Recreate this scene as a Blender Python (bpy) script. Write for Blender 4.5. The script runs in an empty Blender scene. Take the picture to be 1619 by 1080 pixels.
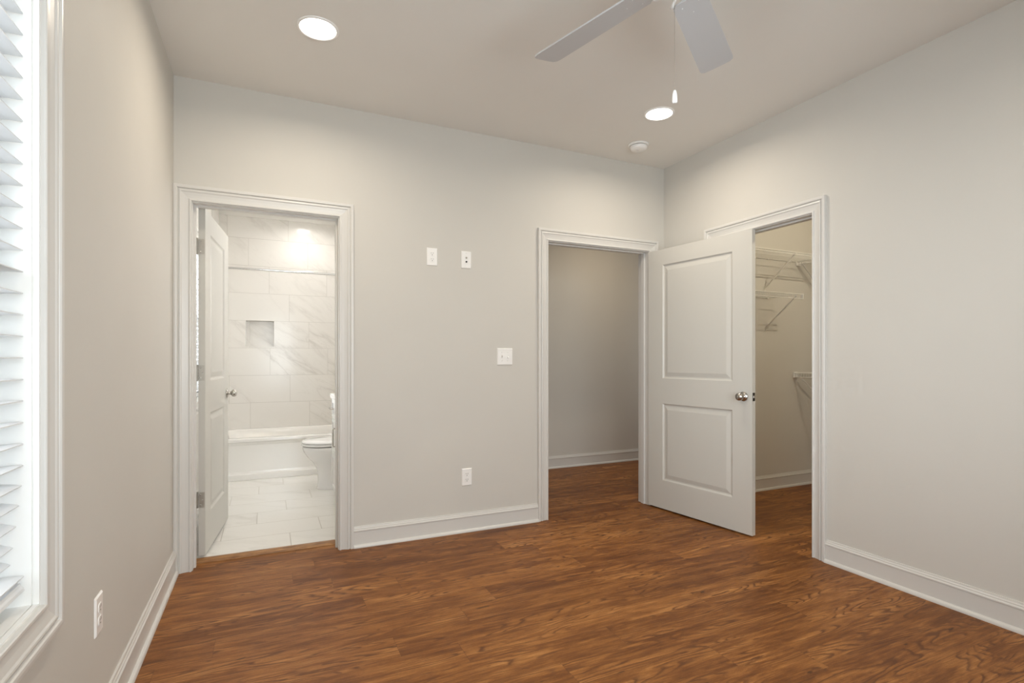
import bpy, math, random
from mathutils import Vector, Matrix
random.seed(7)
PI = math.pi
sc = bpy.context.scene
C = sc.collection

# ------------------------------------------------------------------ camera, world, light, exposure
CAMH = 1.182
cam_d = bpy.data.cameras.new('camera')
cam = bpy.data.objects.new('camera', cam_d); C.objects.link(cam)
cam.location = (0, 0, CAMH)
cam.rotation_euler = (PI/2, 0, math.radians(-24.84))
cam_d.sensor_width = 36.0
cam_d.lens = 837.0/1619.0*36.0
cam_d.shift_y = 27.5/1619.0
cam_d.clip_start = 0.02
sc.camera = cam

world = bpy.data.worlds.new('world'); sc.world = world
world.use_nodes = True
bg = world.node_tree.nodes['Background']
bg.inputs[0].default_value = (0.86, 0.93, 1.0, 1)
bg.inputs[1].default_value = 1.2

sc.view_settings.view_transform = 'Standard'
sc.view_settings.look = 'None'
sc.view_settings.gamma = 1.0
sc.view_settings.use_curve_mapping = False
sc.view_settings.exposure = 0.07
sc.cycles.max_bounces = 14
sc.cycles.diffuse_bounces = 8
sc.cycles.glossy_bounces = 4
sc.cycles.transparent_max_bounces = 12
sc.cycles.caustics_reflective = False
sc.cycles.caustics_refractive = False
sc.cycles.sample_clamp_indirect = 6.0
sc.cycles.use_denoising = True

LAMP = 9.0          # watts of each bedroom downlight
WARM = (1.0, 0.88, 0.72)
NEUT = (1.0, 0.965, 0.92)

def area(name, loc, size, power, col, direction=(0, 0, -1), shape='DISK', size_y=None, spread=180):
    l = bpy.data.lights.new(name, 'AREA')
    l.shape = shape; l.size = size
    if size_y: l.size_y = size_y
    l.energy = power; l.color = col; l.spread = math.radians(spread)
    o = bpy.data.objects.new(name, l); C.objects.link(o)
    o.location = loc
    o.rotation_euler = Vector(direction).to_track_quat('-Z', 'Y').to_euler()
    return o

# daylight lamps outside the window openings; rear and hall windows are added
area('added_rear_fill', (0.90, -0.82, 1.42), 2.1, 78, (0.87, 0.955, 1.0), (0, 1, 0), 'RECTANGLE', 1.55)  # soft frontal fill through a rear window added out of view
area('side_window_daylight', (-0.72, 0.66, 1.36), 1.66, 76, (0.85, 0.94, 1.0), (1, 0, 0), 'RECTANGLE', 1.38)
area('bath_window_daylight', (-0.72, 4.55, 1.45), 0.72, 235, (0.94, 0.965, 1.0), (1, 0, 0), 'RECTANGLE', 1.1)

area('added_hall_fill', (6.55, 4.25, 1.50), 0.85, 30, (0.92, 0.97, 1.0), (-1, 0, 0), 'RECTANGLE', 1.15)  # cool fill for the hall wall, through an added unseen window

# ------------------------------------------------------------------ dimensions
H = 2.743
XL, XR, YB, YF = -0.466, 2.961, 3.425, -0.65
T = 0.12
YB2 = YB+T            # far face of the back wall
BXR = 1.058           # bathroom right wall
BYB = 6.5             # bathroom tiled back wall
BF = 0.018            # bathroom floor level
TUBY = 5.67
HALLY = 5.01
CLY = 3.38            # closet end wall
CLX = 4.80            # closet far wall
OPT = 2.047; OPTB = 2.055           # top of door openings
B0, B1 = -0.376, 0.401
E0, E1 = 1.880, 2.800
K0, K1 = 2.120, 2.880
W0, W1, WZ0, WZ1 = -0.19, 1.531, 0.630, 2.060  # side window; its unseen W0 end is widened to light the right wall
V0, V1, VZ0, VZ1 = 4.15, 4.95, 0.88, 2.02
U0, U1, UZ0, UZ1 = 3.80, 4.70, 0.90, 2.08  # opening of the added hall window
R0, R1, RZ0, RZ1 = -0.15, 1.95, 0.63, 2.18  # opening of the added rear window, placed for its fill light

# ------------------------------------------------------------------ node helper
class N:
    def __init__(s, name):
        s.m = bpy.data.materials.new(name); s.m.use_nodes = True
        s.t = s.m.node_tree; s.b = s.t.nodes['Principled BSDF']
    def lk(s, a, b):
        if isinstance(a, (int, float)): b.default_value = a
        elif isinstance(a, tuple): b.default_value = a
        else: s.t.links.new(a, b)
    def math(s, op, a, b=0.0, c=None, clamp=False):
        n = s.t.nodes.new('ShaderNodeMath'); n.operation = op; n.use_clamp = clamp
        s.lk(a, n.inputs[0]); s.lk(b, n.inputs[1])
        if c is not None: s.lk(c, n.inputs[2])
        return n.outputs[0]
    def coords(s):
        n = s.t.nodes.new('ShaderNodeTexCoord')
        x = s.t.nodes.new('ShaderNodeSeparateXYZ'); s.t.links.new(n.outputs['Object'], x.inputs[0])
        return n.outputs['Object'], x.outputs[0], x.outputs[1], x.outputs[2]
    def comb(s, a, b, c=0.0):
        n = s.t.nodes.new('ShaderNodeCombineXYZ')
        s.lk(a, n.inputs[0]); s.lk(b, n.inputs[1]); s.lk(c, n.inputs[2])
        return n.outputs[0]
    def noise(s, vec, scale=5, detail=3, rough=0.5, dist=0.0):
        n = s.t.nodes.new('ShaderNodeTexNoise')
        s.t.links.new(vec, n.inputs['Vector'])
        n.inputs['Scale'].default_value = scale; n.inputs['Detail'].default_value = detail
        n.inputs['Roughness'].default_value = rough; n.inputs['Distortion'].default_value = dist
        return n.outputs[0]
    def white(s, vec):
        n = s.t.nodes.new('ShaderNodeTexWhiteNoise'); n.noise_dimensions = '3D'
        s.t.links.new(vec, n.inputs['Vector'])
        return n.outputs['Value']
    def ramp(s, v, stops, interp='LINEAR'):
        n = s.t.nodes.new('ShaderNodeValToRGB'); s.lk(v, n.inputs[0])
        cr = n.color_ramp; cr.interpolation = interp
        while len(cr.elements) < len(stops): cr.elements.new(0.5)
        for e, (p, c) in zip(cr.elements, stops):
            e.position = p; e.color = (c[0], c[1], c[2], 1) if isinstance(c, tuple) else (c, c, c, 1)
        return n.outputs[0]
    def mix(s, f, a, b, mode='MIX'):
        n = s.t.nodes.new('ShaderNodeMix'); n.data_type = 'RGBA'; n.blend_type = mode
        s.lk(f, n.inputs[0])
        s.lk(a if not (isinstance(a, tuple) and len(a) == 3) else a+(1,), n.inputs[6])
        s.lk(b if not (isinstance(b, tuple) and len(b) == 3) else b+(1,), n.inputs[7])
        return n.outputs[2]
    def bump(s, h, strength=0.2, dist=0.01):
        n = s.t.nodes.new('ShaderNodeBump'); n.inputs['Strength'].default_value = strength
        n.inputs['Distance'].default_value = dist
        s.t.links.new(h, n.inputs['Height']); s.t.links.new(n.outputs[0], s.b.inputs['Normal'])
    def col(s, c): s.lk(c if not (isinstance(c, tuple) and len(c) == 3) else c+(1,), s.b.inputs['Base Color'])
    def set(s, **k):
        for a, v in k.items(): s.lk(v, s.b.inputs[a.replace('_', ' ')])

def paint(name, c, rough=0.55, bump=0.0, scale=220, spec=0.5, var=0.02):
    n = N(name); v, x, y, z = n.coords()
    f = n.noise(v, 3.0, 2)
    n.col(n.mix(f, tuple(k*(1-var) for k in c), tuple(min(1, k*(1+var)) for k in c)))
    n.set(Roughness=rough); n.b.inputs['Specular IOR Level'].default_value = spec
    if bump: n.bump(n.noise(v, scale, 2), bump, 0.002)
    return n.m

def metal(name, c, rough=0.3):
    n = N(name); v, x, y, z = n.coords()
    n.col(c); n.set(Metallic=1.0)
    n.set(Roughness=n.math('MULTIPLY_ADD', n.noise(v, 60, 2), 0.08, rough))
    return n.m

def emit(name, c, s):
    n = N(name); n.col((0.9, 0.9, 0.9)); n.b.inputs['Emission Color'].default_value = c+(1,)
    n.b.inputs['Emission Strength'].default_value = s
    return n.m

M = {}
M['wall'] = paint('wall_paint', (0.600, 0.578, 0.535), 0.62, 0.10, 260, 0.35)
M['ceil'] = paint('ceiling_paint', (0.790, 0.775, 0.740), 0.75, 0.08, 200, 0.2)
M['trim'] = paint('trim_paint', (0.645, 0.630, 0.600), 0.32, 0.0, 200, 0.5, 0.01)
M['door'] = paint('door_paint', (0.570, 0.553, 0.510), 0.36, 0.05, 400, 0.5, 0.01)
M['bathwall'] = paint('bath_wall_paint', (0.80, 0.78, 0.74), 0.55, 0.0)
M['plastic'] = paint('white_plastic', (0.86, 0.85, 0.83), 0.28, 0.0, var=0.005)
M['slat'] = paint('blind_slat', (0.72, 0.73, 0.74), 0.38, 0.0, var=0.01)
M['cord'] = paint('blind_cord', (0.78, 0.78, 0.76), 0.8)
M['jamb'] = paint('window_jamb_paint', (0.86, 0.86, 0.84), 0.4)
M['vinyl'] = paint('window_vinyl', (0.85, 0.86, 0.87), 0.35)
M['fan'] = paint('fan_blade', (0.52, 0.52, 0.53), 0.42, 0.0, var=0.01)
M['fanbody'] = paint('fan_body', (0.80, 0.80, 0.79), 0.3)
M['porcelain'] = paint('porcelain', (0.86, 0.855, 0.85), 0.08, 0.0, spec=0.6, var=0.002)
M['acrylic'] = paint('tub_acrylic', (0.84, 0.82, 0.785), 0.13, 0.0, spec=0.55, var=0.002)
M['wire'] = paint('wire_coating', (0.74, 0.73, 0.695), 0.35)
M['dark'] = paint('dark_slot', (0.02, 0.02, 0.02), 0.6)
M['nickel'] = metal('satin_nickel', (0.48, 0.455, 0.42), 0.20)
M['steel'] = metal('hinge_steel', (0.50, 0.47, 0.42), 0.35)
M['bronze'] = metal('dark_latch_metal', (0.13, 0.12, 0.11), 0.4)
M['chrome'] = metal('chrome', (0.85, 0.85, 0.85), 0.08)
M['vanity'] = paint('vanity_paint', (0.84, 0.84, 0.83), 0.3)
M['lens'] = emit('lamp_lens', (1.0, 0.96, 0.90), 7.0)
M['ground'] = paint('outside_ground', (0.35, 0.36, 0.30), 0.9)

# thin window glass
gm = bpy.data.materials.new('window_glass'); gm.use_nodes = True
t = gm.node_tree; t.nodes.remove(t.nodes['Principled BSDF'])
mx = t.nodes.new('ShaderNodeMixShader'); tr = t.nodes.new('ShaderNodeBsdfTransparent'); gl = t.nodes.new('ShaderNodeBsdfGlossy')
gl.inputs['Roughness'].default_value = 0.02; fr = t.nodes.new('ShaderNodeFresnel')
t.links.new(fr.outputs[0], mx.inputs[0]); t.links.new(tr.outputs[0], mx.inputs[1]); t.links.new(gl.outputs[0], mx.inputs[2])
t.links.new(mx.outputs[0], t.nodes['Material Output'].inputs[0])
M['glass'] = gm

# marble-look porcelain tile, running bond with a third offset
def tile_mat(name, ax, v0, pv, x0, off, base=(0.80, 0.775, 0.735), vein=(0.60, 0.57, 0.53), grout=(0.58, 0.555, 0.515), rough=0.16, pu=0.61, vstr=0.85, gw=0.0021):
    n = N(name); vec, X, Y, Z = n.coords()
    u, v = {'xz': (X, Z), 'yz': (Y, Z), 'xy': (X, Y)}[ax]
    rv = n.math('DIVIDE', n.math('SUBTRACT', v, v0), pv)
    k = n.math('FLOOR', rv)
    fv = n.math('FRACT', rv)
    ru = n.math('DIVIDE', n.math('SUBTRACT', u, n.math('MULTIPLY_ADD', k, off, x0)), pu)
    ku = n.math('FLOOR', ru); fu = n.math('SUBTRACT', ru, ku)
    fv = n.math('SUBTRACT', rv, k)
    dv = n.math('MULTIPLY', n.math('MINIMUM', fv, n.math('SUBTRACT', 1.0, fv)), pv)
    du = n.math('MULTIPLY', n.math('MINIMUM', fu, n.math('SUBTRACT', 1.0, fu)), pu)
    g = n.math('LESS_THAN', n.math('MINIMUM', dv, du), gw)
    idn = n.white(n.comb(k, ku, 3.3))
    # veins run down to the right, a different cut in every tile
    a = n.math('ADD', n.math('MULTIPLY', u, 0.75), n.math('MULTIPLY', v, 1.0))
    b = n.math('SUBTRACT', n.math('MULTIPLY', v, 0.6), n.math('MULTIPLY', u, 0.85))
    sh = n.math('MULTIPLY', idn, 37.0)
    p = n.comb(n.math('MULTIPLY_ADD', a, 3.4, sh), n.math('MULTIPLY_ADD', b, 0.9, sh), sh)
    n1 = n.noise(p, 1.0, 5, 0.55, 0.35)
    d1 = n.math('ABSOLUTE', n.math('SUBTRACT', n1, 0.5))
    v1 = n.ramp(d1, [(0.0, 1.0), (0.012, 0.55), (0.045, 0.12), (0.11, 0.0)])
    n2 = n.noise(p, 2.3, 4, 0.6, 0.5)
    v2 = n.ramp(n.math('ABSOLUTE', n.math('SUBTRACT', n2, 0.52)), [(0.0, 0.45), (0.012, 0.12), (0.03, 0.0)])
    msk = n.ramp(n.noise(p, 0.55, 2), [(0.40, 0.0), (0.62, 1.0)])
    vm = n.math('MULTIPLY', n.math('MULTIPLY', n.math('MAXIMUM', v1, v2), msk), vstr, clamp=True)
    cloud = n.mix(n.math('MULTIPLY', n.noise(p, 0.8, 3), 0.5), base, tuple(q*0.93 for q in base))
    c = n.mix(vm, cloud, vein)
    c = n.mix(n.math('MULTIPLY', g, 0.95), c, grout)
    n.col(c); n.set(Roughness=n.math('MULTIPLY_ADD', g, 0.5, rough))
    n.bump(n.math('SUBTRACT', 1.0, g), 0.35, 0.0015)
    return n.m
M['tile_back'] = tile_mat('marble_wall_tile', 'xz', 0.396, 0.302, 0.445, -0.2065)
M['tile_side'] = tile_mat('marble_side_tile', 'yz', 0.396, 0.302, 6.30, 0.2033)
M['tile_floor'] = tile_mat('marble_floor_tile', 'xy', 3.545, 0.3, 0.138, 0.2033, base=(0.84, 0.825, 0.79), vein=(0.70, 0.68, 0.64), grout=(0.42, 0.40, 0.36), rough=0.14, vstr=0.75, gw=0.0026)

# wood look plank floor, boards running left to right
def wood(name):
    n = N(name); vec, X, Y, Z = n.coords()
    PW, PL = 0.1525, 1.22
    rv = n.math('DIVIDE', n.math('SUBTRACT', Y, 2.40), PW)
    row = n.math('FLOOR', rv); fv = n.math('SUBTRACT', rv, row)
    rr = n.white(n.comb(row, 1.7, 0.3))
    ru = n.math('ADD', n.math('DIVIDE', X, PL), n.math('MULTIPLY', rr, 7.0))
    pk = n.math('FLOOR', ru); fu = n.math('SUBTRACT', ru, pk)
    ident = n.white(n.comb(row, pk, 5.1)); id2 = n.white(n.comb(pk, row, 9.9))
    s1 = n.math('MULTIPLY', ident, 60.0)
    px = n.math('ADD', X, s1); py = n.math('ADD', Y, n.math('MULTIPLY', id2, 40.0))
    # flat-sawn figure: contour lines of a long stretched field
    warp = n.noise(n.comb(n.math('MULTIPLY', px, 11.0), n.math('MULTIPLY', py, 42.0), s1), 1.0, 3, 0.6)
    fld = n.noise(n.comb(n.math('MULTIPLY', px, 1.35), n.math('MULTIPLY', py, 9.0), s1), 1.0, 1.5, 0.4)
    ring = n.math('MULTIPLY_ADD', warp, 0.75, n.math('MULTIPLY', fld, 19.0))
    saw = n.math('FRACT', ring)
    lines = n.ramp(saw, [(0.0, 1.0), (0.10, 1.0), (0.26, 0.35), (0.50, 0.0), (0.88, 0.05), (1.0, 1.0)])
    lmask = n.ramp(n.noise(n.comb(n.math('MULTIPLY', px, 1.9), n.math('MULTIPLY', py, 12.0), 8.0), 1.0, 3, 0.6), [(0.47, 0.0), (0.56, 1.0)])
    lines = n.math('MULTIPLY', lines, n.math('MULTIPLY_ADD', lmask, 0.78, 0.12))
    fib = n.noise(n.comb(n.math('MULTIPLY', px, 14.0), n.math('MULTIPLY', py, 330.0), s1), 1.0, 2, 0.6)
    grit = n.noise(n.comb(n.math('MULTIPLY', px, 120.0), n.math('MULTIPLY', py, 420.0), s1), 1.0, 1, 0.5)
    fib2 = n.noise(n.comb(n.math('MULTIPLY', px, 5.0), n.math('MULTIPLY', py, 80.0), s1), 1.0, 5, 0.66)
    mott = n.noise(n.comb(n.math('MULTIPLY', px, 3.2), n.math('MULTIPLY', py, 16.0), s1), 1.0, 5, 0.62, 0.5)
    # tone
    t0 = n.math('MULTIPLY_ADD', mott, 1.00, -0.05)
    t0 = n.math('ADD', t0, n.math('MULTIPLY', n.math('SUBTRACT', ident, 0.5), 0.20))
    t0 = n.math('ADD', t0, n.math('MULTIPLY', n.math('SUBTRACT', fib2, 0.5), 0.85))
    t0 = n.math('ADD', t0, n.math('MULTIPLY', n.math('SUBTRACT', fib, 0.5), 0.45))
    t0 = n.math('ADD', t0, n.math('MULTIPLY', n.math('SUBTRACT', grit, 0.5), 0.22))
    t0 = n.math('ADD', t0, n.math('MULTIPLY', n.math('SUBTRACT', lmask, 0.35), 0.16))
    base = n.ramp(t0, [(0.10, (0.100, 0.029, 0.0045)), (0.36, (0.185, 0.065, 0.0130)), (0.60, (0.305, 0.121, 0.029)), (0.90, (0.480, 0.225, 0.070))])
    c = n.mix(n.math('MULTIPLY', lines, 0.95), base, (0.095, 0.030, 0.007))
    # small dark knots and cracks
    kn = n.noise(n.comb(n.math('MULTIPLY', px, 9.0), n.math('MULTIPLY', py, 34.0), 2.0), 1.0, 2, 0.5)
    km = n.ramp(kn, [(0.69, 0.0), (0.74, 0.85)])
    c = n.mix(km, c, (0.055, 0.018, 0.005))
    # seams
    dv = n.math('MULTIPLY', n.math('MINIMUM', fv, n.math('SUBTRACT', 1.0, fv)), PW)
    du = n.math('MULTIPLY', n.math('MINIMUM', fu, n.math('SUBTRACT', 1.0, fu)), PL)
    seam = n.math('LESS_THAN', n.math('MINIMUM', dv, du), 0.0007)
    c = n.mix(n.math('MULTIPLY', seam, 0.55), c, (0.05, 0.018, 0.008))
    n.col(c)
    n.set(Roughness=n.math('MULTIPLY_ADD', fib2, 0.16, 0.40))
    n.b.inputs['Specular IOR Level'].default_value = 0.30
    h = n.math('SUBTRACT', n.math('MULTIPLY', fib, 0.4), n.math('ADD', n.math('MULTIPLY', lines, 0.4), seam))
    n.bump(h, 0.25, 0.0012)
    return n.m
M['wood'] = wood('wood_plank_floor')
nn = N('oak_strip'); v_, x_, y_, z_ = nn.coords()
nn.col(nn.ramp(nn.noise(nn.comb(nn.math('MULTIPLY', x_, 9.0), nn.math('MULTIPLY', y_, 130.0), nn.math('MULTIPLY', z_, 130.0)), 1.0, 3, 0.6), [(0.3, (0.14, 0.055, 0.015)), (0.7, (0.42, 0.21, 0.075))]))
nn.set(Roughness=0.4); M['oak'] = nn.m

# ------------------------------------------------------------------ mesh helpers
class MB:
    def __init__(s): s.v = []; s.f = []; s.sm = []
    def add(s, vs, fs, smooth=False, mat=None):
        o = len(s.v)
        for p in vs:
            q = Vector(p)
            if mat is not None: q = mat @ q
            s.v.append(tuple(q))
        for f in fs: s.f.append([o+i for i in f]); s.sm.append(smooth)
        return s
    def box(s, a, b, mat=None):
        x0, y0, z0 = [min(a[i], b[i]) for i in range(3)]; x1, y1, z1 = [max(a[i], b[i]) for i in range(3)]
        vs = [(x0,y0,z0),(x1,y0,z0),(x1,y1,z0),(x0,y1,z0),(x0,y0,z1),(x1,y0,z1),(x1,y1,z1),(x0,y1,z1)]
        return s.add(vs, [(0,3,2,1),(4,5,6,7),(0,1,5,4),(1,2,6,5),(2,3,7,6),(3,0,4,7)], False, mat)
    def loft(s, rings, cap=True, smooth=True, closed=True, mat=None):
        n = len(rings[0]); vs = [p for r in rings for p in r]; fs = []
        for i in range(len(rings)-1):
            for j in range(n if closed else n-1):
                k = (j+1) % n
                fs.append((i*n+j, i*n+k, (i+1)*n+k, (i+1)*n+j))
        s.add(vs, fs, smooth, mat)
        if cap and closed:
            s.add(rings[0], [tuple(range(n))[::-1]], False, mat); s.add(rings[-1], [tuple(range(n))], False, mat)
        return s
    def lathe(s, prof, seg=40, mat=None, cap=True):
        rings = [[(r*math.cos(2*PI*k/seg), r*math.sin(2*PI*k/seg), z) for k in range(seg)] for r, z in prof]
        return s.loft(rings, cap, True, True, mat)
    def tube(s, pts, r, seg=8, cap=True):
        pts = [Vector(p) for p in pts]; rings = []
        for i, p in enumerate(pts):
            d = (pts[min(i+1, len(pts)-1)]-pts[max(i-1, 0)]).normalized()
            up = Vector((0, 0, 1)) if abs(d.z) < 0.9 else Vector((1, 0, 0))
            a = d.cross(up).normalized(); b = d.cross(a)
            rings.append([tuple(p+a*r*math.cos(2*PI*k/seg)+b*r*math.sin(2*PI*k/seg)) for k in range(seg)])
        return s.loft(rings, cap, True)
    def build(s, name, m, parent=None, bevel=0.0, seg=2, recalc=True):
        me = bpy.data.meshes.new(name); me.from_pydata(s.v, [], s.f)
        me.polygons.foreach_set('use_smooth', s.sm)
        me.materials.append(m); me.update()
        if recalc:
            import bmesh
            bm = bmesh.new(); bm.from_mesh(me); bmesh.ops.recalc_face_normals(bm, faces=bm.faces); bm.to_mesh(me); bm.free()
        o = bpy.data.objects.new(name, me); C.objects.link(o)
        if parent is not None: o.parent = parent
        if bevel:
            b = o.modifiers.new('bevel', 'BEVEL'); b.width = bevel; b.segments = seg; b.limit_method = 'ANGLE'
            b.harden_normals = False
        return o

def tag(o, label, cat, group=None, kind=None):
    o['label'] = label; o['category'] = cat
    if group: o['group'] = group
    if kind: o['kind'] = kind
    return o
def empty(name, loc, rz=0.0):
    o = bpy.data.objects.new(name, None); C.objects.link(o); o.location = loc; o.rotation_euler = (0, 0, rz)
    o.empty_display_size = 0.1
    return o
def copy_tree(o, parent=None):
    c = o.copy(); C.objects.link(c); c.parent = parent
    for ch in list(o.children): copy_tree(ch, c)
    return c
def struct(o, label, cat): return tag(o, label, cat, kind='structure')

def slab(mb, axis, w0, w1, a0, a1, z0, z1, holes):
    """wall slab across w0..w1, running a0..a1 along the other axis, with rectangular holes (a,b,za,zb)"""
    As = sorted({a0, a1, *[h[0] for h in holes], *[h[1] for h in holes]})
    for i in range(len(As)-1):
        lo, hi = As[i], As[i+1]; mid = (lo+hi)/2
        segs = [(z0, z1)]
        for h in holes:
            if h[0] < mid < h[1]:
                ns = []
                for s0, s1 in segs:
                    if h[2] > s0: ns.append((s0, min(s1, h[2])))
                    if h[3] < s1: ns.append((max(s0, h[3]), s1))
                segs = ns
        for s0, s1 in segs:
            if axis == 'x': mb.box((w0, lo, s0), (w1, hi, s1))
            else: mb.box((lo, w0, s0), (hi, w1, s1))
    return mb

# ------------------------------------------------------------------ shell
EXT = 6.2
o = MB().box((XL-T, YF-T, -0.1), (EXT, YB2-0.02, 0)).box((BXR+0.1, YB2-0.02, -0.1), (EXT, HALLY+T, 0)).build('floor', M['wood'])
struct(o, 'brown wood plank floor running through bedroom, hallway and closet', 'floor')
o = MB().box((XL-T, YB2+0.025, -0.1), (BXR+0.1, BYB+T, BF)).build('floor_bathroom', M['tile_floor'])
struct(o, 'white marble tile floor of the bathroom', 'floor')
o = MB().box((XL-T, YF-T, H), (EXT, BYB+T, H+0.1)).build('ceiling', M['ceil'])
struct(o, 'pale grey painted ceiling over the whole room', 'ceiling')

o = slab(MB(), 'x', XL-T, XL, YF-T, TUBY-0.06, 0, H, [(W0-.018, W1+.018, WZ0-.018, WZ1+.018), (V0-.018, V1+.018, VZ0-.018, VZ1+.018)]).build('wall_left', M['wall'])
struct(o, 'grey beige wall on the left, holding the window with blinds', 'wall')
o = slab(MB(), 'y', YB, YB2, XL, EXT, 0, H, [(B0-.018, B1+.018, -1, OPTB+.018), (E0-.018, E1+.018, -1, OPT+.018)]).build('wall_back', M['wall'])
struct(o, 'grey beige back wall with bathroom doorway and hallway doorway', 'wall')
o = slab(MB(), 'x', XR, XR+T-.005, YF, YB, 0, H, [(K0-.018, K1+.018, -1, OPT+.018)]).build('wall_right', M['wall'])
struct(o, 'grey beige right wall with the closet doorway', 'wall')
o = slab(MB(), 'y', YF-T, YF, XL, XR+T, 0, H, [(R0-.018, R1+.018, RZ0-.018, RZ1+.018)]).build('wall_front', M['wall'])
struct(o, 'grey beige wall opposite the doorways, behind the viewer', 'wall')
# hallway
o = MB().box((BXR+T, HALLY, 0), (EXT, HALLY+T, H)).build('wall_hallway', M['wall'])
struct(o, 'hallway wall seen through the middle doorway', 'wall')
o = slab(MB(), 'x', EXT, EXT+T, YB, HALLY+T, 0, H, [(U0-.018, U1+.018, UZ0-.018, UZ1+.018)]).build('wall_hallway_end', M['wall'])
struct(o, 'far end wall of the hallway', 'wall')
# closet
o = MB().box((XR+T-.005, CLY, 0), (CLX, YB, H)).build('wall_closet_end', M['wall'])
struct(o, 'closet wall behind the wire shelves', 'wall')
o = MB().box((CLX, 0.5, 0), (CLX+T, YB, H)).build('wall_closet_far', M['wall'])
struct(o, 'far side wall of the closet', 'wall')
o = MB().box((XR+T-.005, 0.5-T, 0), (CLX+T, 0.5, H)).build('wall_closet_near', M['wall'])
struct(o, 'near end wall of the closet', 'wall')
# bathroom
o = MB().box((BXR, YB2, 0), (BXR+T, TUBY-0.06, H)).build('wall_bathroom_right', M['bathwall'])
struct(o, 'painted bathroom wall behind the vanity and toilet', 'wall')
NX0, NX1, NZ0, NZ1 = -0.212, 0.072, 1.318, 1.604
mb = slab(MB(), 'y', BYB, BYB+0.09, XL-T, BXR+T, 0, H, [(NX0, NX1, NZ0, NZ1)])
mb.box((XL-T, BYB+0.09, 0), (BXR+T, BYB+0.17, H))
o = mb.build('wall_bathroom_back', M['tile_back'])
struct(o, 'marble tiled shower wall with a square recessed niche', 'wall')
o = MB().box((XL-T, TUBY-0.06, 0), (XL, BYB, H)).build('wall_shower_left', M['tile_side'])
struct(o, 'marble tiled end wall left of the bathtub', 'wall')
o = MB().box((BXR, TUBY-0.06, 0), (BXR+T, BYB, H)).build('wall_shower_right', M['tile_side'])
struct(o, 'marble tiled end wall right of the bathtub', 'wall')
# ground outside the windows
o = MB().box((-30, -30, -0.6), (30, 30, -0.5)).build('ground', M['ground'])
struct(o, 'ground outside the house', 'ground')

# ------------------------------------------------------------------ mouldings
CW = 0.085
CAS = [(0, 0), (0, .010), (.002, .0125), (.008, .0130), (.0105, .0115), (.0115, .0080), (.0160, .0075), (.030, .0095), (.046, .0135), (.050, .0170), (.054, .0180), (.0575, .0170), (.0590, .0125), (.0640, .0120), (.0655, .0175), (.068, .0205), (.074, .0215), (CW-.002, .0210), (CW, .019), (CW, 0)]
def casing(mb, mapf, a, b, z0, z1, closed=False):
    """mapf(a, z, out) -> world point; sweeps the casing profile with mitred corners"""
    r = 0.005
    a -= r; b += r; z1 += r
    if closed: z0 -= r
    if closed: path = [((a, z0), (-1, -1)), ((a, z1), (-1, 1)), ((b, z1), (1, 1)), ((b, z0), (1, -1)), ((a, z0), (-1, -1))]
    else: path = [((a, z0), (-1, 0)), ((a, z1), (-1, 1)), ((b, z1), (1, 1)), ((b, z0), (1, 0))]
    rings = [[mapf(p[0]+d[0]*u, p[1]+d[1]*u, v) for u, v in CAS] for p, d in path]
    for i in range(len(rings)-1):
        mb.loft([rings[i], rings[i+1]], cap=not closed, smooth=False)
    return mb
def jamb_set(mb, mapf, a, b, z1, depth, stop0, stop1):
    """board lining the opening plus the door stop; mapf(a, z, inward depth)"""
    def bx(a0, z0, d0, a1, z1_, d1):
        p = mapf(a0, z0, d0); q = mapf(a1, z1_, d1); mb.box(p, q)
    bx(a-.018, 0, 0, a, z1+.018, depth); bx(b, 0, 0, b+.018, z1+.018, depth); bx(a, z1, 0, b, z1+.018, depth)
    bx(a, 0, stop0, a+.011, z1, stop1); bx(b-.011, 0, stop0, b, z1, stop1); bx(a+.011, z1-.009, stop0, b-.011, z1, stop1)
    return mb

back_out = lambda a, z, v: (a, YB-v, z)
back_in = lambda a, z, v: (a, YB+v, z)
bath_out = lambda a, z, v: (a, YB2+v, z)
right_out = lambda a, z, v: (XR-v, a, z)
right_in = lambda a, z, v: (XR+v, a, z)
clos_out = lambda a, z, v: (XR+T-.005+v, a, z)
left_out = lambda a, z, v: (XL+v, a, z)
front_out = lambda a, z, v: (a, YF+v, z)

t1 = casing(MB(), back_out, B0, B1, 0, OPTB).build('trim_1', M['trim'])
struct(t1, 'painted moulded casing around the bathroom doorway on the left', 'door casing')
jamb_set(MB(), back_in, B0, B1, OPTB, T, 0.045, 0.078).build('door_jamb', M['trim'], t1)
t2 = casing(MB(), back_out, E0, E1, 0, OPT).build('trim_2', M['trim'])
struct(t2, 'painted moulded casing around the hallway doorway in the middle', 'door casing')
jamb_set(MB(), back_in, E0, E1, OPT, T, 0.042, 0.078).build('door_jamb', M['trim'], t2)
casing(MB(), bath_out, E0, E1, 0, OPT).build('hall_casing', M['trim'], t2)
sp = MB().box((E0-.0005, YB+.012, 0.90), (E0+.0012, YB+.040, 0.957)).build('strike_plate', M['steel'], t2); sp['label'] = 'metal strike plate'
t3 = casing(MB(), right_out, K0, K1, 0, OPT).build('trim_3', M['trim'])
struct(t3, 'painted moulded casing around the closet doorway on the right wall', 'door casing')
jamb_set(MB(), right_in, K0, K1, OPT, T-.005, 0.042, 0.078).build('door_jamb', M['trim'], t3)

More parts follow.
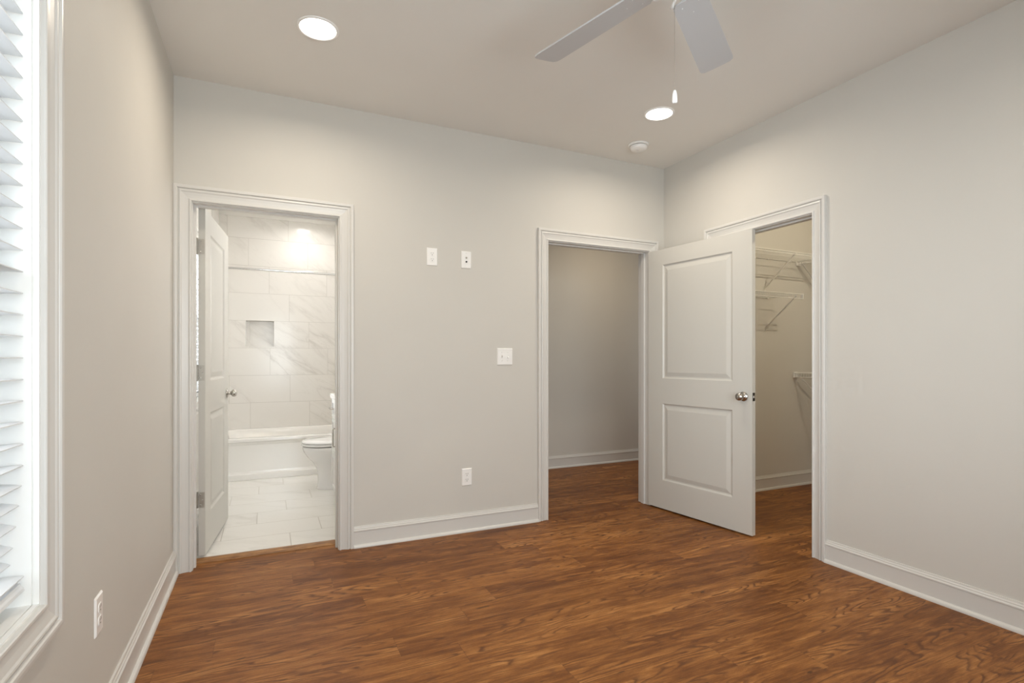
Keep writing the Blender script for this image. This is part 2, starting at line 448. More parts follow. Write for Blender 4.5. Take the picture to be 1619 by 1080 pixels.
BP = [(0, 0), (.013, 0), (.013, .098), (.0165, .1015), (.0165, .107), (.012, .1125), (.012, .117), (.0085, .122), (.007, .130), (0, .130)]
SP = [(.013, 0), (.0275, 0), (.027, .007), (.0245, .013), (.020, .0175), (.013, .0195)]
def baseboard(name, segs, label, z=0.0):
    """segs: (mapf, a0, a1)"""
    m1, m2 = MB(), MB()
    for mapf, a0, a1 in segs:
        m1.loft([[mapf(a, zz+z, v) for v, zz in BP] for a in (a0, a1)], smooth=False)
        m2.loft([[mapf(a, zz+z, v) for v, zz in SP] for a in (a0, a1)], smooth=False)
    o = m1.build(name, M['trim']); struct(o, label, 'baseboard')
    m2.build('shoe_moulding', M['trim'], o)
CO = CW+.005
baseboard('baseboard_left', [(left_out, YF, YB)], 'white baseboard along the left wall under the window')
baseboard('baseboard_back', [(back_out, B1+CO, E0-CO)], 'white baseboard between the bathroom and hallway doorways')
baseboard('baseboard_corner', [(back_out, E1+CO, XR)], 'short white baseboard in the corner behind the open door')
baseboard('baseboard_right', [(right_out, YF, K0-CO), (right_out, K1+CO, YB-.028)], 'white baseboard along the right wall')
baseboard('baseboard_front', [(front_out, XL+.028, XR-.028)], 'white baseboard along the wall behind the viewer')
baseboard('baseboard_hallway', [(lambda a, z, v: (a, HALLY-v, z), BXR+T, EXT)], 'white baseboard along the hallway wall')
baseboard('baseboard_closet', [(lambda a, z, v: (a, CLY-v, z), XR+T, CLX)], 'white baseboard under the closet shelves')
baseboard('baseboard_closet_far', [(lambda a, z, v: (CLX-v, a, z), 0.5, CLY-.028)], 'white baseboard along the far closet wall')
baseboard('baseboard_bathroom', [(left_out, YB2+.02, TUBY-.02)], 'white baseboard on the bathroom wall behind the door', BF)

# wooden reducer strip under the bathroom doorway
st = MB().loft([[(x, YB2-.022, 0), (x, YB2-.022, .004), (x, YB2-.010, .014), (x, YB2+.006, .021), (x, YB2+.024, .021), (x, YB2+.026, .0)] for x in (B0, B1)], smooth=False).build('trim_4', M['oak'])
struct(st, 'narrow wood threshold strip between plank floor and bathroom tile', 'threshold')

# ------------------------------------------------------------------ doors
def door_mesh(w, h=2.028, t=0.035, sx=0.147):
    zs = [0, .222, .822, 1.017, 1.906, h]; xs = [0, sx, w-sx, w]
    mb = MB()
    for side in (0, 1):
        y0 = 0 if side == 0 else t; s = 1 if side == 0 else -1
        for i in range(3):
            for j in range(5):
                if i == 1 and j in (1, 3):
                    x0, x1, z0, z1 = xs[1], xs[2], zs[j], zs[j+1]
                    rings = []
                    for ins, dep in [(0, 0), (.0025, .0015), (.009, .0085), (.013, .0098), (.020, .0098), (.024, .0085), (.046, .0030), (.050, .0024)]:
                        y = y0+s*dep
                        rings.append([(x0+ins, y, z0+ins), (x1-ins, y, z0+ins), (x1-ins, y, z1-ins), (x0+ins, y, z1-ins)])
                    mb.loft(rings, cap=False, smooth=False)
                    mb.add(rings[-1], [(0, 1, 2, 3)])
                else:
                    mb.add([(xs[i], y0, zs[j]), (xs[i+1], y0, zs[j]), (xs[i+1], y0, zs[j+1]), (xs[i], y0, zs[j+1])], [(0, 1, 2, 3)])
    for j in range(5):
        for x in (0, w):
            mb.add([(x, 0, zs[j]), (x, t, zs[j]), (x, t, zs[j+1]), (x, 0, zs[j+1])], [(0, 1, 2, 3)])
    for i in range(3):
        for z in (0, h):
            mb.add([(xs[i], 0, z), (xs[i+1], 0, z), (xs[i+1], t, z), (xs[i], t, z)], [(0, 1, 2, 3)])
    return mb
def weld(o):
    import bmesh
    bm = bmesh.new(); bm.from_mesh(o.data); bmesh.ops.remove_doubles(bm, verts=bm.verts, dist=1e-5)
    bmesh.ops.recalc_face_normals(bm, faces=bm.faces); bm.to_mesh(o.data); bm.free()
def knob_set(door, w, t, z, flip_sides=(1, -1)):
    for s in flip_sides:
        base = 0 if s == 1 else t
        # axis along -y for s=1 (out of face y=0), +y for the other face
        mat = Matrix.Translation((w-.062, base, z)) @ (Matrix.Rotation(PI/2, 4, 'X') if s == 1 else Matrix.Rotation(-PI/2, 4, 'X'))
        kb = MB().lathe([(.0, 0), (.030, 0), (.0325, .002), (.0325, .004), (.029, .008), (.018, .0105), (.0125, .013), (.011, .020), (.0115, .026), (.017, .031), (.0235, .036), (.0268, .043), (.0272, .050), (.025, .057), (.018, .0625), (.008, .0645), (.0, .065)], 36, mat, cap=False)
        k = kb.build('knob', M['nickel'], door); k['label'] = 'satin nickel round knob'
        MB().lathe([(0, .0635), (.0045, .0655), (.004, .0665), (0, .0668)], 16, mat, cap=False).build('lock_button', M['steel'], k)
    lp = MB().box((w-.0005, t/2-.0125, z-.028), (w+.0012, t/2+.0125, z+.028)).build('latch_plate', M['bronze'], door, .0005)
    lp['label'] = 'dark metal latch plate'
    MB().loft([[(w+.001, t/2-.007, z-.007), (w+.001, t/2+.007, z-.007), (w+.001, t/2+.007, z+.007), (w+.001, t/2-.007, z+.007)],
               [(w+.010, t/2-.006, z-.006), (w+.011, t/2-.002, z-.006), (w+.011, t/2-.002, z+.006), (w+.010, t/2-.006, z+.006)]], smooth=False).build('latch_bolt', M['chrome'], lp)
def hinges(door, t, side, zs):
    """side: y of the knuckle face (0 or t)"""
    sgn = -1 if side == 0 else 1
    for z in zs:
        mb = MB().box((-.0022, .004, z-.0445), (0.0, t-.004, z+.0445))
        for k in range(5):
            mb.tube([(-.004, side+sgn*.005, z-.0445+k*.0178+.0008), (-.004, side+sgn*.005, z-.0445+(k+1)*.0178-.0008)], .0058, 12)
        mb.tube([(-.004, side+sgn*.005, z-.048), (-.004, side+sgn*.005, z+.048)], .0035, 10)
        mb.box((-.012, side+sgn*.001, z-.0445), (-.002, side+sgn*.003, z+.0445))
        h = mb.build('hinge', M['steel'], door); h['label'] = 'satin steel butt hinge'
        sm = MB()
        for dz in (-.030, 0.0, .030):
            sm.lathe([(0, 0), (.0035, 0), (.0035, .0008), (0, .0014)], 12, Matrix.Translation((-.0022, t*.55+(.005 if dz else -.005), z+dz)) @ Matrix.Rotation(-PI/2, 4, 'Y'), cap=False)
        sm.build('screw', M['chrome'], h)

# bathroom door: opens into the bathroom along its left wall. local x = width from hinge, y = thickness
DT = 0.035
d1 = door_mesh(0.766).build('door_1', M['door'])
weld(d1); d1.location = (-0.327, 3.560, .034); d1.rotation_euler = (0, 0, PI/2-math.radians(5.5))
struct(d1, 'white two-panel door standing open inside the bathroom', 'door')
knob_set(d1, 0.766, DT, 0.905)
hinges(d1, DT, DT, (0.326, 1.066, 1.803))
# bedroom entry door: opens into the bedroom, seen face on in front of the closet doorway
# visible face is local y=0
d2 = door_mesh(0.910).build('door_2', M['door'])
weld(d2); d2.location = (2.787, 3.408, .012); d2.rotation_euler = (0, 0, -PI/2+math.radians(7.6))
struct(d2, 'white two-panel bedroom door swung open in front of the closet doorway', 'door')
knob_set(d2, 0.910, DT, 0.918)
hinges(d2, DT, DT, (0.19, 1.01, 1.82))

# ------------------------------------------------------------------ windows
def window(idx, mapf_out, mapf_in, a, b, z0, z1, label, thick=T, casing_on=True):
    r = empty('window_%d' % idx, mapf_in((a+b)/2, z0, 0))
    inv = Matrix.Translation(-r.location)
    def bx(mb, a0, z0_, d0, a1, z1_, d1): mb.box(inv @ Vector(mapf_in(a0, z0_, d0)), inv @ Vector(mapf_in(a1, z1_, d1)))
    struct(r, label, 'window')
    if casing_on:
        mo = lambda A, Z, V: tuple(inv @ Vector(mapf_out(A, Z, V)))
        casing(MB(), mo, a, b, z0, z1, True).build('window_casing', M['trim'], r)
    mb = MB()
    for g0, g1, q in ((.0, .0105, .0), (.0105, .0135, .004), (.0135, thick, .0)):
        bx(mb, a-.018, z0-.018, g0, a-q, z1+.018, g1); bx(mb, b+q, z0-.018, g0, b+.018, z1+.018, g1)
        bx(mb, a-q, z1+q, g0, b+q, z1+.018, g1); bx(mb, a-q, z0-.018, g0, b+q, z0-q, g1)
    mb.build('window_jamb', M['jamb'], r)
    mb = MB(); zm = (z0+z1)/2
    for (p0, p1, q0, q1, d) in ((a, b, z0, zm+.018, .078), (a, b, zm-.018, z1, .098)):
        f = .038
        bx(mb, p0, q0, d, p0+f, q1, d+.02); bx(mb, p1-f, q0, d, p1, q1, d+.02)
        bx(mb, p0+f, q0, d, p1-f, q0+f, d+.02); bx(mb, p0+f, q1-f, d, p1-f, q1, d+.02)
    s = mb.build('sash', M['vinyl'], r, .002)
    mb = MB()
    bx(mb, a+.038, z0+.038, .087, b-.038, zm-.02, .089); bx(mb, a+.038, zm+.02, .107, b-.038, z1-.038, .109)
    mb.build('pane', M['glass'], s)
    return r
window(1, left_out, lambda a, z, d: (XL-d, a, z), W0, W1, WZ0, WZ1, 'tall bedroom window with moulded casing at the left edge')
window(2, left_out, lambda a, z, d: (XL-d, a, z), V0, V1, VZ0, VZ1, 'bathroom window in the left wall behind the open door')
window(3, front_out, lambda a, z, d: (a, YF-d, z), R0, R1, RZ0, RZ1, 'wide window added behind the viewer to let in fill light')

window(4, lambda a, z, v: (EXT-v, a, z), lambda a, z, d: (EXT+d, a, z), U0, U1, UZ0, UZ1, 'window added out of sight in the hallway end wall for fill light')

# blinds
def blind(name, x, y0, y1, ztop, zrail, zs, w, tilt, label, cat, droop=()):
    r = empty(name, (x, (y0+y1)/2, zrail))
    tag(r, label, cat)
    L = y1-y0
    # slat: shallow crowned plank, local centre at origin
    prof = [(-w/2, 0.0), (-w/4, .0011), (0, .0016), (w/4, .0011), (w/2, 0.0), (w/2, -.0026), (0, -.0012), (-w/2, -.0026)]
    first = None
    for i, z in enumerate(zs):
        if first is None:
            s = MB().loft([[(px, yy, pz) for px, pz in prof] for yy in (-L/2, L/2)], smooth=False).build('slat', M['slat'], r)
            first = s
        else:
            s = first.copy(); C.objects.link(s); s.parent = r
        dx, tt = (0, tilt)
        if i < len(droop): dx, tt = droop[i]
        s.location = (dx, 0, z-zrail); s.rotation_euler = (0, tt, 0)
    hp = [(-.027, 0), (.024, 0), (.028, .004), (.026, .010), (.022, .014), (.020, .020), (-.027, .020)]
    MB().loft([[(px, yy, pz) for px, pz in hp] for yy in (-L/2, L/2)], smooth=False).build('bottom_rail', M['slat'], r)
    MB().box((-.027, -L/2, ztop-zrail-.045), (.030, L/2, ztop-zrail)).build('head_rail', M['slat'], r, .003)
    n = 3
    for k in range(n):
        yy = -L/2+L*(k+.5)/n
        mb = MB()
        for sx in (-w/2-.001, w/2+.001): mb.tube([(sx, yy, .02), (sx, yy, ztop-zrail-.045)], .0008, 5)
        mb.build('ladder_cord', M['cord'], r)
    return r
zs = [.700, .737, .773, .818, .862, .904, .945]
while zs[-1]+.0478 < 2.0: zs.append(zs[-1]+.0478)
blind('window_blind', XL-.0505, W0+.006, W1-.008, WZ1, .664, zs, .050, math.radians(-3), 'white horizontal slat blind in the window at the left edge', 'blind',
      droop=[(.001, .0), (-.020, .35), (-.016, .32), (-.011, .27), (-.006, .18), (-.002, .10)])
zs = [VZ0+.045+.041*i for i in range(26)]
blind('window_blind', XL-.045, V0+.006, V1-.006, VZ1, VZ0+.012, zs, .050, math.radians(-25), 'white slat blind in the bathroom window behind the open door', 'blind')

# ------------------------------------------------------------------ ceiling lamps
def downlight(x, y, label, group, power=LAMP, rad=.0955, col=WARM):
    r = empty('recessed_light', (x, y, H)); tag(r, label, 'ceiling light', group)
    MB().lathe([(rad, 0), (rad, -.003), (rad-.003, -.0055), (rad-.010, -.006), (rad-.0135, -.004), (rad-.0145, 0)], 64, cap=False).build('trim_ring', M['plastic'], r)
    ls = MB().lathe([(0, -.0035), (.04, -.0035), (rad-.0145, -.002)], 64, cap=False).build('lens', M['lens'], r); ls['label'] = 'glowing white lens'
    area('downlight_glow', (x, y, H-.012), 0.15, power, col, spread=165)
    return r
downlight(.219, 2.655, 'round recessed ceiling light nearest the left wall', 'bedroom downlights')
downlight(2.266, 2.665, 'round recessed ceiling light near the smoke detector', 'bedroom downlights')
downlight(.219, .12, 'recessed ceiling light behind the viewer on the window side', 'bedroom downlights')
downlight(2.266, .12, 'recessed ceiling light behind the viewer beside the right wall', 'bedroom downlights')
downlight(.40, 6.12, 'recessed ceiling light above the bathtub', 'bathroom downlights', 3.4, .08, NEUT)
downlight(.35, 4.45, 'recessed ceiling light above the bathroom floor', 'bathroom downlights', 3, .08, NEUT)
downlight(3.3, 4.2, 'recessed ceiling light in the hallway', 'hallway downlights', 6.5, .08, (1.0, 0.80, 0.54))
# closet fixture
cl = empty('flush_ceiling_light', (3.94, 1.96, H)); tag(cl, 'round flush ceiling light in the closet', 'ceiling light')
MB().lathe([(0, 0), (.14, 0), (.14, -.02), (.13, -.028), (0, -.028)], 48, cap=False).build('base', M['plastic'], cl)
MB().lathe([(.125, -.028), (.12, -.045), (.09, -.060), (.04, -.067), (0, -.068)], 48, cap=False).build('diffuser', M['lens'], cl)
pl = bpy.data.lights.new('closet_glow', 'POINT'); pl.energy = 34; pl.color = (1.0, 0.89, 0.68); pl.shadow_soft_size = .008
po = bpy.data.objects.new('closet_glow', pl); C.objects.link(po); po.location = (3.94, 1.96, H-.12)

# smoke detector
sd = empty('smoke_detector', (2.458, 3.115, H)); tag(sd, 'round white smoke detector on the ceiling near the corner', 'smoke detector')
MB().lathe([(0, 0), (.074, 0), (.074, -.006), (.071, -.010), (.060, -.011), (0, -.011)], 56, cap=False).build('base', M['plastic'], sd)
MB().lathe([(.060, -.0145), (.0605, -.028), (.055, -.036), (.046, -.042), (.020, -.044), (0, -.044)], 56, cap=False).build('cover', M['plastic'], sd)
vt = MB().lathe([(.052, -.010), (.052, -.016)], 40, cap=False)
vt.build('vent_gap', M['dark'], sd)['label'] = 'dark vent gap'
MB().lathe([(0, -.0435), (.011, -.044), (.011, -.0455), (0, -.046)], 20, Matrix.Translation((-.018, -.018, 0)), cap=False).build('test_button', M['plastic'], sd)

# ------------------------------------------------------------------ ceiling fan
FX, FY, FZ = 1.266, 1.392, 2.482
CX_, CY_ = 1.2475-FX, 1.389-FY      # the pull chain hangs beside the centre
fan = empty('ceiling_fan', (FX, FY, H)); tag(fan, 'white five-blade ceiling fan with a pull chain at the top edge', 'ceiling fan')
dz = FZ-H
MB().lathe([(0, 0), (.066, 0), (.066, -.012), (.060, -.035), (.040, -.052), (.016, -.060), (0, -.060)], 40, cap=False).build('canopy', M['fanbody'], fan)
MB().tube([(0, 0, -.055), (0, 0, dz+.13)], .0127, 16).build('downrod', M['fanbody'], fan)
MB().lathe([(0, dz+.145), (.03, dz+.143), (.045, dz+.130), (.095, dz+.120), (.118, dz+.100), (.124, dz+.070), (.118, dz+.040), (.100, dz+.022), (.07, dz+.016), (0, dz+.016)], 56, cap=False).build('motor_housing', M['fanbody'], fan)
MB().lathe([(0, dz+.016), (.052, dz+.016), (.056, dz+.0), (.056, dz-.030), (.048, dz-.044), (.020, dz-.050), (0, dz-.051)], 48, cap=False).build('switch_housing', M['fanbody'], fan)
def blade_outline(r0, r1, w0, w1):
    pts = []
    # corner-clipped tip, rounded root
    L = [(r0, -w0*.38), (r0+.018, -w0*.5), (r1-.030, -w1*.5), (r1-.012, -w1*.47), (r1-.002, -w1*.38), (r1, -w1*.20)]
    return L + [(x, -y) for x, y in L[::-1]]
fb = fi = None
for k in range(5):
    ang = math.radians(105.2-72*k)
    if fb is None:
        ol = blade_outline(.135, .660, .120, .142)
        fb = MB().loft([[(x, y, -.003) for x, y in ol], [(x, y, .003) for x, y in ol]], smooth=False).build('blade', M['fan'], fan, .0015)
        mb = MB()
        # forged blade iron: arm from the motor curving down to a three-lobed plate under the blade
        rg = []
        for x, z, hw, th in [(.085, .030, .012, .004), (.105, .032, .012, .004), (.125, .018, .013, .004), (.140, .008, .024, .0025), (.165, .0065, .044, .002), (.195, .0065, .036, .002), (.225, .0065, .016, .002), (.238, .0065, .006, .002)]:
            rg.append([(x, -hw, z-th*.6), (x, hw, z-th*.6), (x, hw, z+th), (x, -hw, z+th)])
        mb.loft(rg, smooth=True)
        for sg in (-1, 1):
            mb.tube([(.092, sg*.010, .026), (.104, sg*.030, .010), (.112, sg*.046, -.004), (.124, sg*.056, -.006), (.140, sg*.062, .002), (.150, sg*.052, .0075)], .0048, 8)
        for sx, sy in ((.168, -.030), (.168, .030), (.215, 0)):
            mb.lathe([(0, -.0042), (.0018, -.0038), (.0024, -.003)], 12, Matrix.Translation((sx, sy, 0)), cap=False)
        fi = mb.build('blade_iron', M['fanbody'], fan)
        b, i_ = fb, fi
    else:
        b, i_ = fb.copy(), fi.copy(); C.objects.link(b); C.objects.link(i_); b.parent = fan; i_.parent = fan
    for q in (b, i_):
        q.location = (0, 0, dz)
        q.rotation_mode = 'XYZ'
        q.rotation_euler = (Matrix.Rotation(ang, 4, 'Z') @ Matrix.Rotation(math.radians(-12), 4, 'X')).to_euler()
ch = MB()
zt, zb = dz-.045, 2.088-H
ch.tube([(CX_, CY_, zt), (CX_, CY_, zb)], .0007, 6)
z = zt
while z > zb:
    ch.lathe([(0, z+.0012), (.0011, z), (0, z-.0012)], 6, Matrix.Translation((CX_, CY_, 0)), cap=False); z -= .0042
cho = ch.build('pull_chain', M['steel'], fan); cho['label'] = 'thin metal beaded chain'
MB().lathe([(0, .044), (.0035, .0435), (.0052, .040), (.0075, .028), (.0085, .012), (.0085, .003), (.006, .000), (0, 0)], 20, Matrix.Translation((CX_, CY_, zb-.044)), cap=False).build('fob', M['cord'], cho)['label'] = 'white plastic pull fob'

# ------------------------------------------------------------------ wall plates. local: x across, z up, +y out of the wall
def plate_frame(name, loc, rz, label, cat, group, w, h):
    r = empty(name, loc, rz); tag(r, label, cat, group)
    a, b = w/2, h/2
    rings = [[(-a, 0, -b), (a, 0, -b), (a, 0, b), (-a, 0, b)], [(-a, .002, -b), (a, .002, -b), (a, .002, b), (-a, .002, b)],
             [(-a+.004, .0055, -b+.004), (a-.004, .0055, -b+.004), (a-.004, .0055, b-.004), (-a+.004, .0055, b-.004)]]
    MB().loft(rings, smooth=False).build('cover_plate', M['plastic'], r, .0008)
    return r
def duplex(loc, rz, label, group):
    r = plate_frame('wall_outlet', loc, rz, label, 'outlet', group, .073, .118)
    for s in (1, -1):
        zc = s*.0195; n = 20; pts = []
        for k in range(n):
            a = 2*PI*k/n; pts.append((.0172*math.cos(a), max(-.0135, min(.0135, .0172*math.sin(a)))))
        f = MB().loft([[(x, .0045, zc+z) for x, z in pts], [(x, .0072, zc+z) for x, z in pts]], smooth=False).build('receptacle', M['plastic'], r)
        sl = MB().box((-.0075, .0070, zc+.000), (-.0055, .0075, zc+.0085)).box((.0055, .0070, zc+.001), (.0075, .0075, zc+.0078))
        sl.lathe([(0, 0), (.0026, 0), (.0026, .0006), (0, .0006)], 12, Matrix.Translation((0, .0070, zc-.0070)) @ Matrix.Rotation(-PI/2, 4, 'X'), cap=False)
        sl.build('slots', M['dark'], f)['label'] = 'dark plug slots'
    MB().lathe([(0, 0), (.0032, 0), (.0028, .001), (0, .0014)], 14, Matrix.Translation((0, .0055, 0)) @ Matrix.Rotation(-PI/2, 4, 'X'), cap=False).build('screw', M['plastic'], r)
    return r
RB = PI     # faces -Y
duplex((.998, YB, 1.862), RB, 'white duplex outlet high on the back wall, left of the cable plate', 'duplex outlets')
duplex((1.243, YB, .373), RB, 'white duplex outlet low on the back wall above the baseboard', 'duplex outlets')
duplex((XL, 1.985, .408), -PI/2, 'white duplex outlet low on the left wall beside the window', 'duplex outlets')
cx = plate_frame('cable_plate', (1.239, YB, 1.860), RB, 'white cable plate with two jacks, high on the back wall', 'cable plate', None, .073, .118)
for zc, col in ((.0135, 'steel'), (-.0135, 'dark')):
    mb = MB().lathe([(0, 0), (.0062, 0), (.0062, .002), (.0045, .0022), (.0045, .008), (.002, .008), (.002, .004), (0, .004)], 16, Matrix.Translation((0, .005, zc)) @ Matrix.Rotation(-PI/2, 4, 'X'), cap=False)
    mb.build('jack', M[col], cx)['label'] = 'small dark cable jack'
for zc in (.048, -.048):
    MB().lathe([(0, 0), (.0032, 0), (0, .0014)], 12, Matrix.Translation((0, .0055, zc)) @ Matrix.Rotation(-PI/2, 4, 'X'), cap=False).build('screw', M['plastic'], cx)
sw = plate_frame('light_switch', (1.5285, YB, 1.198), RB, 'white double light switch beside the hallway doorway', 'light switch', None, .118, .118)
for k, sx in enumerate((.023, -.023)):
    s = 1 if k == 0 else -1
    hs = MB().box((sx-.0052, .005, -.012), (sx+.0052, .0062, .012)).build('toggle_slot', M['cord'], sw)
    MB().loft([[(sx-.004, .006, -.006), (sx+.004, .006, -.006), (sx+.004, .006, .006), (sx-.004, .006, .006)],
               [(sx-.0034, .0165, s*.0105-.003), (sx+.0034, .0165, s*.0105-.003), (sx+.0034, .0165, s*.0105+.003), (sx-.0034, .0165, s*.0105+.003)]], smooth=False).build('toggle', M['plastic'], sw, .0006)
    for zc in (.030, -.030):
        MB().lathe([(0, 0), (.003, 0), (0, .0013)], 12, Matrix.Translation((sx, .0055, zc)) @ Matrix.Rotation(-PI/2, 4, 'X'), cap=False).build('screw', M['plastic'], sw)

# ------------------------------------------------------------------ closet wire shelves
def wire_shelf(loc, rz, L, depth, label, braces, lip=.030, end_caps=(True, True), bracket_at=None):
    """local: x along the wall, y=0 at the wall, -y out to the front edge, z=0 deck height"""
    r = empty('wire_shelf', loc, rz); tag(r, label, 'wire shelf', 'closet wire shelves')
    f = -depth
    deck = MB()
    n = int(L/.0254)
    for k in range(n+1):
        x = k*L/n
        deck.tube([(x, -.004, .0022), (x, f, .0022), (x, f, -lip)], .0020, 6)
    for y in (-.006, -depth*.5, f+.004): deck.tube([(0, y, -.0012), (L, y, -.0012)], .0026, 8)
    deck.build('deck', M['wire'], r)
    lp = MB(); lp.tube([(0, f, 0), (L, f, 0)], .0036, 8); lp.tube([(0, f, -lip), (L, f, -lip)], .0036, 8)
    lp.build('front_lip', M['wire'], r)
    for bx_ in braces:
        mb = MB(); w = .006
        p0 = Vector((bx_, f+.002, -lip*.5)); p1 = Vector((bx_, -.004, -.275))
        mb.tube([p0+Vector((0, -.004, .006)), p0, p1, p1+Vector((0, 0, -.022))], .0062, 8)
        mb.box((bx_-.007, -.003, -.305), (bx_+.007, -.0005, -.272))
        mb.build('brace', M['wire'], r)
    k = 0.12
    while k < L:
        MB().box((k-.006, -.012, -.008), (k+.006, 0, .006)).build('wall_clip', M['plastic'], r, .001); k += .30
    for e, on in zip((0, L), end_caps):
        if on:
            mb = MB()
            mb.box((e-.003, f-.004, -lip-.004), (e+.003, f+.022, .005))
            mb.build('end_cap', M['plastic'], r, .001)
    if bracket_at is not None:
        MB().box((bracket_at-.002, f-.006, -lip-.006), (bracket_at+.012, f+.045, .006)).build('end_bracket', M['plastic'], r, .002)
    return r
X0 = XR+T
wire_shelf((X0+.01, CLY, 2.088), 0, 4.475-X0, .31, 'long white wire shelf, topmost on the closet end wall', [.35, 4.065-X0], .018, (True, True))
wire_shelf((X0+.01, CLY, 1.735), 0, 4.160-X0, .31, 'shorter white wire shelf below the topmost one on the closet end wall', [.35, 4.075-X0], .038, (True, True))
# shelves along the far closet wall; they run towards the viewer (rotated so that local -y points to -x)
wire_shelf((CLX, CLY-.005, 2.088), -PI/2, 2.2, .305, 'upper white wire shelf along the far closet wall', [.05, .75, 1.5], .030, (True, True), 0.0)
wire_shelf((CLX, CLY-.005, 1.052), -PI/2, 2.2, .345, 'lower white wire shelf along the far closet wall', [.05, .75, 1.5], .038, (True, True), 0.0)

# ------------------------------------------------------------------ bathtub
tub = empty('bathtub', ((XL+BXR)/2, (TUBY+BYB)/2, BF)); tag(tub, 'white alcove bathtub below the marble tiled wall', 'bathtub')
TX, TY, TZ = (BXR-XL)/2-.002, (BYB-TUBY)/2-.001, .418-BF
def rrect(hx, hy, r, z, cx=0, cy=0, n=8):
    p = []
    for qx, qy, a0 in ((1, 1, 0), (-1, 1, 90), (-1, -1, 180), (1, -1, 270)):
        for k in range(n+1):
            a = math.radians(a0+90*k/n)
            p.append((cx+qx*(hx-r)+r*math.cos(a), cy+qy*(hy-r)+r*math.sin(a), z))
    return p
rings = [rrect(TX, TY, .006, TZ-.034), rrect(TX, TY, .006, TZ-.012), rrect(TX-.003, TY-.003, .006, TZ-.003), rrect(TX-.012, TY-.012, .006, TZ),
         rrect(TX-.075, TY-.065, .10, TZ), rrect(TX-.085, TY-.078, .11, TZ-.006), rrect(TX-.10, TY-.09, .12, TZ-.05),
         rrect(TX-.15, TY-.13, .14, TZ-.28), rrect(TX-.19, TY-.16, .15, TZ-.335), rrect(TX-.30, TY-.25, .12, TZ-.345)]
MB().loft(rings, cap=False).add(rings[-1], [tuple(range(len(rings[-1])))]).build('basin', M['acrylic'], tub)
ap = [(TZ-.034, -TY), (TZ-.040, -TY+.012), (TZ-.070, -TY+.020), (.080, -TY+.020), (.062, -TY+.016), (.052, -TY+.002), (.0, -TY+.0), (0, -TY+.05), (TZ-.034, -TY+.05)]
MB().loft([[(x, y, z) for z, y in ap] for x in (-TX, TX)], smooth=False).build('apron', M['acrylic'], tub, .003)

rod = MB().tube([(XL+.001, TUBY+.07, 2.055), (BXR-.001, TUBY+.07, 2.055)], .0127, 20)
ro = rod.build('shower_rod', M['chrome']); tag(ro, 'chrome shower curtain rod spanning the tiled alcove', 'shower rod')
for x, s in ((XL, 1), (BXR, -1)):
    MB().lathe([(.0, 0), (.030, 0), (.030, .004), (.020, .012), (.014, .016)], 24, Matrix.Translation((x, TUBY+.07, 2.055)) @ Matrix.Rotation(s*PI/2, 4, 'Y'), cap=False).build('flange', M['chrome'], ro)

# ------------------------------------------------------------------ toilet, facing -x
TYC = 5.04
to = empty('toilet', (.612, TYC, BF)); tag(to, 'white toilet between bathtub and vanity', 'toilet')
def egg(xf, xb, hw, z, n=40, p=2.3):
    """egg outline from front xf to back xb (world x), half width hw"""
    cx_ = xf+(xb-xf)*.52; out = []
    for k in range(n):
        a = 2*PI*k/n; c, s = math.cos(a), math.sin(a)
        rx = (xb-cx_) if c > 0 else (cx_-xf)
        out.append((cx_+rx*math.copysign(abs(c)**(2/p), c)-.62, hw*math.copysign(abs(s)**(2/p), s), z))
    return out
bw = MB().loft([egg(.415, .90, .112, 0), egg(.412, .90, .114, .012), egg(.418, .90, .108, .022), egg(.422, .90, .100, .08), egg(.418, .90, .102, .15), egg(.405, .90, .112, .20),
                egg(.375, .88, .138, .245), egg(.335, .86, .163, .29), egg(.305, .83, .180, .335), egg(.295, .80, .185, .365), egg(.293, .79, .187, .385), egg(.298, .785, .183, .388)])
bw.build('bowl', M['porcelain'], to)
MB().loft([egg(.287, .77, .188, .396), egg(.284, .77, .191, .400), egg(.284, .77, .191, .412), egg(.288, .77, .188, .415)]).build('seat', M['porcelain'], to)
MB().loft([egg(.289, .77, .187, .4185), egg(.286, .77, .190, .421), egg(.286, .77, .190, .430), egg(.300, .76, .180, .437), egg(.40, .70, .10, .441)]).build('lid', M['porcelain'], to)
MB().loft([rrect(.006, .006, .003, .386, -.29, s*.10) for s in (1,)] + [rrect(.006, .006, .003, .40, -.29, s*.10) for s in (1,)], smooth=False).build('seat_bumper', M['plastic'], to)
tk = MB().loft([rrect(.085, .20, .03, .37, .325), rrect(.092, .215, .03, .40, .325), rrect(.098, .225, .03, .73, .325)])
tk.build('tank', M['porcelain'], to)
MB().loft([rrect(.104, .232, .03, .732, .325), rrect(.106, .235, .03, .745, .325), rrect(.104, .233, .03, .762, .325), rrect(.095, .222, .03, .768, .325)]).build('tank_lid', M['porcelain'], to)
MB().tube([(.22, .15, .69), (.215, .15, .69), (.212, .10, .688)], .006, 10).build('flush_lever', M['chrome'], to)['label'] = 'chrome flush lever'

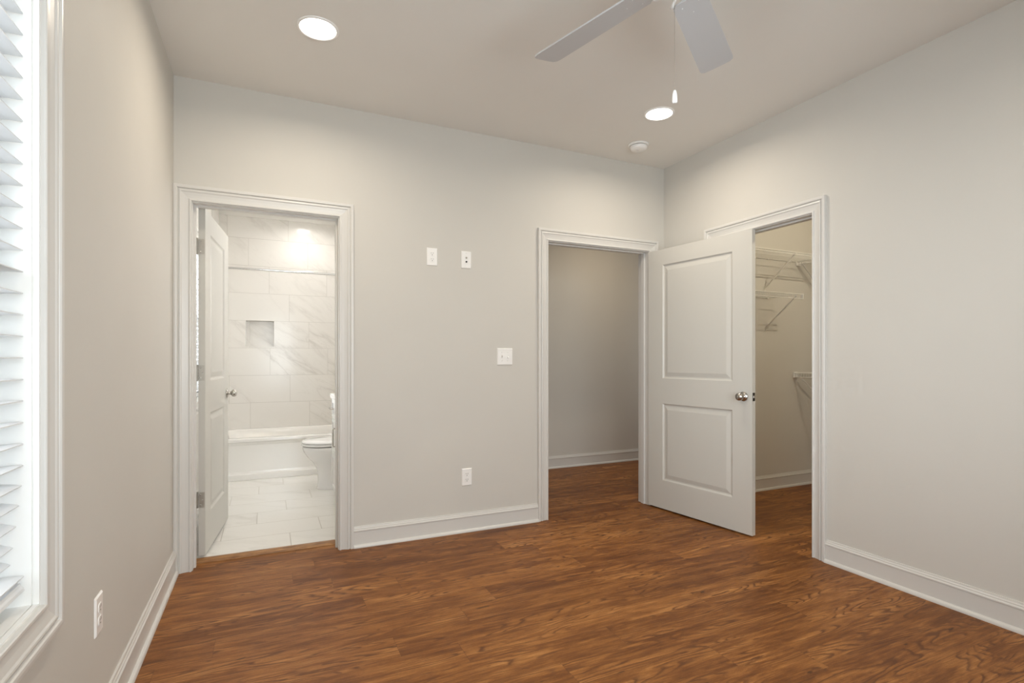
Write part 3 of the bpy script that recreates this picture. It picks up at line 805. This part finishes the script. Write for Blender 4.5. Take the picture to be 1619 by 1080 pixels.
# ------------------------------------------------------------------ vanity
VX, VY0, VY1 = .492, 3.72, 4.66
va = empty('bathroom_vanity', ((VX+BXR)/2, (VY0+VY1)/2, BF)); tag(va, 'white bathroom vanity with counter just inside the right side of the doorway', 'vanity')
ox, oy = (VX+BXR)/2, (VY0+VY1)/2
def vb(mb, a, b): return mb.box((a[0]-ox, a[1]-oy, a[2]-BF), (b[0]-ox, b[1]-oy, b[2]-BF))
mb = MB(); vb(mb, (VX+.02, VY0, .10), (BXR-.001, VY1, .858)); vb(mb, (VX+.075, VY0+.01, BF), (BXR-.001, VY1-.01, .10))
vb(mb, (VX+.02, VY1-.018, BF+.03), (VX+.06, VY1, .10)); mb.build('cabinet_body', M['vanity'], va, .0015)
mb = MB(); vb(mb, (VX-.012, VY0-.0, .858), (BXR-.001, VY1+.012, .892)); mb.build('countertop', M['porcelain'], va, .004)
mb = MB(); vb(mb, (BXR-.02, VY0, .892), (BXR-.001, VY1+.012, .97)); mb.build('backsplash', M['porcelain'], va, .003)
def pull(p0, p1, par):
    mb = MB(); p0 = Vector(p0); p1 = Vector(p1); d = Vector((-.026, 0, 0)); off = Vector((ox, oy, BF))
    mb.tube([p0-off, p0+d*.8-off, p0+d+(p1-p0)*.04-off, p1+d-(p1-p0)*.04-off, p1+d*.8-off, p1-off], .0048, 10)
    mb.build('pull', M['nickel'], par)['label'] = 'brushed metal bar pull'
def front(kind, y0, y1, z0, z1):
    mb = MB(); vb(mb, (VX, y0, z0), (VX+.019, y1, z1)); 
    fr_ = .05 if kind == 'door' else .03
    o = MB()
    vb(o, (VX, y0, z0), (VX+.019, y0+fr_, z1)); vb(o, (VX, y1-fr_, z0), (VX+.019, y1, z1))
    vb(o, (VX, y0+fr_, z0), (VX+.019, y1-fr_, z0+fr_)); vb(o, (VX, y0+fr_, z1-fr_), (VX+.019, y1-fr_, z1))
    vb(o, (VX+.009, y0+fr_, z0+fr_), (VX+.019, y1-fr_, z1-fr_))
    return o.build(kind, M['vanity'], va, .001)
dr = front('drawer', 4.36, 4.65, .70, .85); pull((VX, 4.50, .775), (VX, 4.61, .775), dr)
dr = front('drawer', 4.36, 4.65, .41, .69)
dr = front('drawer', 4.36, 4.65, .115, .40)
dd = front('door', 4.05, 4.35, .115, .69); pull((VX, 4.31, .50), (VX, 4.31, .64), dd)
dd = front('door', 3.73, 4.04, .115, .69); pull((VX, 3.77, .50), (VX, 3.77, .64), dd)
front('drawer', 3.73, 4.35, .70, .85)
